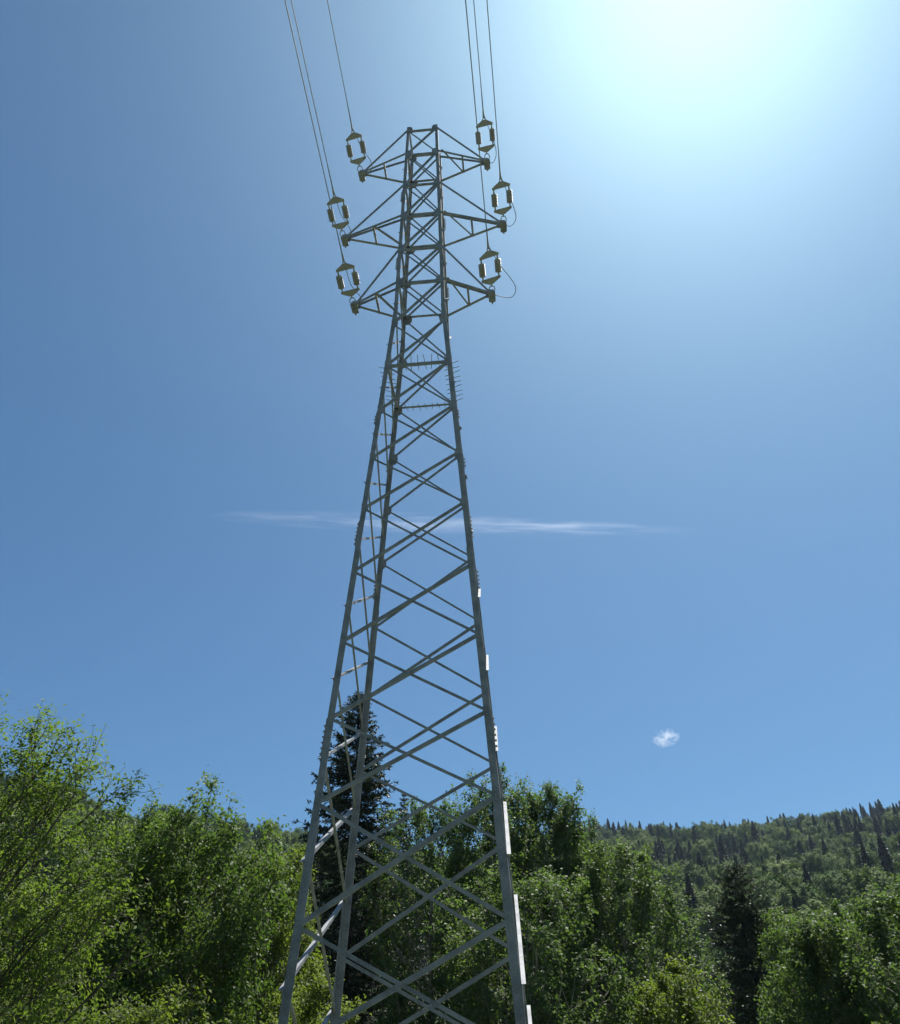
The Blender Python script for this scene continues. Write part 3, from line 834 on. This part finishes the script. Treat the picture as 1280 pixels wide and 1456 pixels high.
# ------------------------------------------------------------------ forest on the hills
def far_broad(seed):
    T = broadleaf(seed, 17.0, 6.8, 4.0, n1=70, n2=8, n3=5, nl=6, leaf=.62, lw=.9, shape=(1.0, .42), lump=.28, twig=.8, droop=.35, rise=.8, sub=.26, radial=1.0)
    return T
def far_spruce(seed):
    return spruce(seed, 23.0, 3.5, 1.0, dz=1.05, nb=8, ntw=7, nn=4, needle=.9, nw=.34, ragged=.35, power=1.0)
def whole(T, leafm, barkm, name):
    V, F = T['leaves'][:2]; rnd = T['leaves'][2]
    v2, f2 = T['trunk']
    me = arrays_to_mesh(name, np.concatenate([V, v2]), np.concatenate([F, f2 + len(V)]), leafm, rnd=np.concatenate([rnd, np.zeros(len(f2))]))
    me.materials.append(barkm)
    mi = np.zeros(len(F) + len(f2), dtype=np.int32); mi[len(F):] = 1
    me.polygons.foreach_set('material_index', mi)
    return me
FB = [whole(far_broad(100 + i), M_FARLEAF, M_BARK, 'hill_broadleaf_tree') for i in range(5)]
FS = [whole(far_spruce(200 + i), M_FARNEED, M_BARKS, 'hill_conifer') for i in range(4)]

SKX = [-60, 0, 120, 170, 260, 300, 420, 440, 470, 560, 600, 660, 830, 845, 880, 940, 985, 1010, 1045, 1085, 1110, 1140, 1210, 1280, 1340]
SKY = [1100, 1110, 1118, 1125, 1150, 1150, 1205, 1240, 1150, 1150, 1160, 1120, 1160, 1200, 1215, 1260, 1380, 1456, 1456, 1456, 1330, 1300, 1272, 1245, 1240]
rg = np.random.default_rng(5)
spots = []
r = 125.0
while r < 790:
    step = 11.0 + r * .0025
    daz = math.degrees(step / r)
    for az in np.arange(-32, 33, daz):
        a = az + rg.uniform(-.42, .42) * daz; rr = r + rg.uniform(-.42, .42) * step
        if rr > np.interp(a, AZ_K, RR_K) + 25: continue
        x, y = polar(a, rr)
        spots.append((x, y, float(terrain(x, y)), a, rr))
    r += step * .88
patch = lambda x, y: math.sin(x * .083 + 2.0 + 1.3 * math.sin(y * .041)) * math.cos(y * .071 + x * .031) + .5 * math.sin(x * .017 - y * .021 + 1)
cand = []
for x, y, z, a, rr in spots:
    ridge = np.interp(a, AZ_K, RR_K) - rr
    pc = .38 + .45 * patch(x, y) + (.42 if ridge < 50 and a > 5 else 0) - (.3 if a < -3 else 0)
    con = rg.random() < pc
    h = rg.uniform(14, 24) if con else rg.uniform(10, 21)
    px, py, w = project((x, y, z + h))
    if px < -30 or px > 1310: continue
    hid = py - np.interp(px, SKX, SKY)              # how far its top lies under the near trees' outline
    if hid > 130: continue
    cand.append((hid > 12, rr, con, x, y, z, h, px, py, a, ridge))
cand.sort(key=lambda c: (c[0], c[1]))
count = {True: 0, False: 0}
rest = []
for hidden, rr, con, x, y, z, h, px, py, a, ridge in cand:
    k = int(rg.integers(0, 4 if con else 5))
    rz = rg.uniform(0, 6.28)
    s = h / (23.0 if con else 17.0)
    wq = rg.uniform(.82, 1.2)
    if hidden or count[con] >= 300:
        rest.append((x, y, z - .3, s * wq, s, rz, k + (5 if con else 0))); continue
    count[con] += 1
    me = FS[k] if con else FB[k]
    o = bpy.data.objects.new('hill_conifer' if con else 'hill_broadleaf_tree', me)
    o.location = (x, y, z - .3); o.scale = (s * wq, s * wq, s); o.rotation_euler = (0, 0, rz)
    link(o)
    kind_ = 'dark pointed conifer' if con else 'round-crowned green broadleaf tree'
    if a < 0: where = 'on the hill behind the trees left of the pylon'
    elif ridge < 45: where = 'on the skyline of the wooded hill at right'
    elif rr > 480: where = 'on the upper slope of the wooded hill at right'
    else: where = 'on the lower slope of the wooded hill at right'
    tag(o, kind_ + ' ' + where, 'tree', ('conifers ' if con else 'broadleaf trees ') + where)

# the remaining wood: one mass, scattered over points from the same trees
protos = bpy.data.collections.new('wood_trees')
for i, me in enumerate(FB + FS):
    po = bpy.data.objects.new('%02d_wood_tree' % i, me)
    protos.objects.link(po)
rest = np.array(rest)
wm = bpy.data.meshes.new('far_wood')
wm.from_pydata([tuple(q[:3]) for q in rest], [], [])
for nm, dt, val in (('sxy', 'FLOAT', rest[:, 3]), ('sz', 'FLOAT', rest[:, 4]), ('rz', 'FLOAT', rest[:, 5])):
    wm.attributes.new(nm, dt, 'POINT').data.foreach_set('value', val.astype(np.float32))
wm.attributes.new('pick', 'INT', 'POINT').data.foreach_set('value', rest[:, 6].astype(np.int32))
wood = tag(link(bpy.data.objects.new('far_wood', wm)), 'dense mixed wood filling the far hillsides between the single trees', 'wood', kind='stuff')
ng = bpy.data.node_groups.new('scatter_wood', 'GeometryNodeTree')
ng.interface.new_socket('Geometry', in_out='INPUT', socket_type='NodeSocketGeometry')
ng.interface.new_socket('Geometry', in_out='OUTPUT', socket_type='NodeSocketGeometry')
gi = ng.nodes.new('NodeGroupInput'); go = ng.nodes.new('NodeGroupOutput')
ci = ng.nodes.new('GeometryNodeCollectionInfo'); ci.inputs['Collection'].default_value = protos
ci.inputs['Separate Children'].default_value = True; ci.inputs['Reset Children'].default_value = True
ip = ng.nodes.new('GeometryNodeInstanceOnPoints'); ip.inputs['Pick Instance'].default_value = True
def attr(nm, dt):
    n = ng.nodes.new('GeometryNodeInputNamedAttribute'); n.data_type = dt; n.inputs['Name'].default_value = nm
    return n.outputs['Attribute']
cx = ng.nodes.new('ShaderNodeCombineXYZ'); cr = ng.nodes.new('ShaderNodeCombineXYZ')
ng.links.new(attr('sxy', 'FLOAT'), cx.inputs[0]); ng.links.new(attr('sxy', 'FLOAT'), cx.inputs[1]); ng.links.new(attr('sz', 'FLOAT'), cx.inputs[2])
ng.links.new(attr('rz', 'FLOAT'), cr.inputs[2])
ng.links.new(gi.outputs[0], ip.inputs['Points']); ng.links.new(ci.outputs[0], ip.inputs['Instance'])
ng.links.new(attr('pick', 'INT'), ip.inputs['Instance Index'])
ng.links.new(cx.outputs[0], ip.inputs['Scale']); ng.links.new(cr.outputs[0], ip.inputs['Rotation'])
ng.links.new(ip.outputs[0], go.inputs[0])
wood.modifiers.new('scatter', 'NODES').node_group = ng

# ------------------------------------------------------------------ clouds (far outside the haze)
def cloud_mat(name, dens, scale, stretch, lo, hi, aniso=0.3):
    m = bpy.data.materials.new(name); m.use_nodes = True
    nt = m.node_tree; nt.nodes.clear(); L = nt.links.new
    out = nt.nodes.new('ShaderNodeOutputMaterial')
    vol = nt.nodes.new('ShaderNodeVolumePrincipled')
    vol.inputs['Color'].default_value = (0.98, 0.98, 1, 1); vol.inputs['Anisotropy'].default_value = aniso
    tc = nt.nodes.new('ShaderNodeTexCoord')
    # fade from the middle of the body to nothing at its skin
    ln = nt.nodes.new('ShaderNodeVectorMath'); ln.operation = 'LENGTH'
    L(tc.outputs['Object'], ln.inputs[0])
    fall = nt.nodes.new('ShaderNodeMapRange'); fall.inputs[1].default_value = 1.0; fall.inputs[2].default_value = 0.15
    L(ln.outputs['Value'], fall.inputs[0])
    mp = nt.nodes.new('ShaderNodeMapping'); mp.inputs['Scale'].default_value = stretch
    n = nt.nodes.new('ShaderNodeTexNoise'); n.inputs['Scale'].default_value = scale; n.inputs['Detail'].default_value = 5; n.inputs['Roughness'].default_value = .65
    L(tc.outputs['Object'], mp.inputs[0]); L(mp.outputs[0], n.inputs['Vector'])
    r = nt.nodes.new('ShaderNodeMapRange'); r.inputs[1].default_value = lo; r.inputs[2].default_value = hi
    L(n.outputs['Fac'], r.inputs[0])
    m1 = nt.nodes.new('ShaderNodeMath'); m1.operation = 'MULTIPLY'; L(fall.outputs[0], m1.inputs[0]); L(r.outputs[0], m1.inputs[1])
    m2 = nt.nodes.new('ShaderNodeMath'); m2.operation = 'MULTIPLY'; m2.inputs[1].default_value = dens; L(m1.outputs[0], m2.inputs[0])
    L(m2.outputs[0], vol.inputs['Density']); L(vol.outputs[0], out.inputs['Volume'])
    return m

def ray(px, py):
    d = fw + (px - 640) / FPX * rt - (py - 728) / FPX * up
    return d / np.linalg.norm(d)

def cloud(name, px0, py0, px1, py1, dist, thick, deep, mat, label, seed):
    a, b = CAM + ray(px0, py0) * dist, CAM + ray(px1, py1) * dist
    c = (a + b) / 2
    ax = unit(b - a); view = unit(c - CAM); dp = unit(view - ax * np.dot(view, ax)); up_ = np.cross(ax, dp)
    rg = np.random.default_rng(seed)
    nu, nv = 28, 14
    V, F = [], []
    for i in range(nv + 1):
        th = math.pi * i / nv
        for j in range(nu):
            ph = 2 * math.pi * j / nu
            k = 1.0 + .05 * math.sin(3 * ph + seed + 4 * th)
            V.append((math.cos(th) * 1.0, math.sin(th) * math.cos(ph) * k, math.sin(th) * math.sin(ph) * k))
    for i in range(nv):
        for j in range(nu):
            F.append((i * nu + j, (i + 1) * nu + j, (i + 1) * nu + (j + 1) % nu, i * nu + (j + 1) % nu))
    o = mesh_obj(name, V, F, mat)
    half = np.linalg.norm(b - a) / 2
    o.matrix_world = Matrix(((ax[0] * half, dp[0] * deep, up_[0] * thick, c[0]), (ax[1] * half, dp[1] * deep, up_[1] * thick, c[1]), (ax[2] * half, dp[2] * deep, up_[2] * thick, c[2]), (0, 0, 0, 1)))
    return tag(o, label, 'cloud')
cloud('wispy_cloud', 250, 732, 1020, 757, 3200, 42, 60, cloud_mat('wisp', 0.008, 1.0, (3.6, 1.1, 2.0), .45, .80, .75), 'long thin wisp of white cloud crossing behind the pylon', 1)
cloud('puff_cloud', 924, 1051, 968, 1047, 5200, 60, 62, cloud_mat('puff', 0.05, 1.45, (1.15, 1, 1), .50, .63, .8), 'tiny white puff of cloud low in the sky at right', 2)

# ------------------------------------------------------------------ air
hm = bpy.data.materials.new('haze'); hm.use_nodes = True
hm.node_tree.nodes.clear()
ho = hm.node_tree.nodes.new('ShaderNodeOutputMaterial'); hv = hm.node_tree.nodes.new('ShaderNodeVolumePrincipled')
hv.inputs['Color'].default_value = (0.62, 0.80, 1.0, 1); hv.inputs['Density'].default_value = 0.000075; hv.inputs['Anisotropy'].default_value = 0.5
hm.node_tree.links.new(hv.outputs[0], ho.inputs['Volume'])
e, z0, z1 = 4050, -2.2, 262
tag(mesh_obj('haze', [(-e, -e, z0), (e, -e, z0), (e, e, z0), (-e, e, z0), (-e, -e, z1), (e, -e, z1), (e, e, z1), (-e, e, z1)],
    [(3, 2, 1, 0), (4, 5, 6, 7), (0, 1, 5, 4), (1, 2, 6, 5), (2, 3, 7, 6), (3, 0, 4, 7)], hm), kind='stuff')
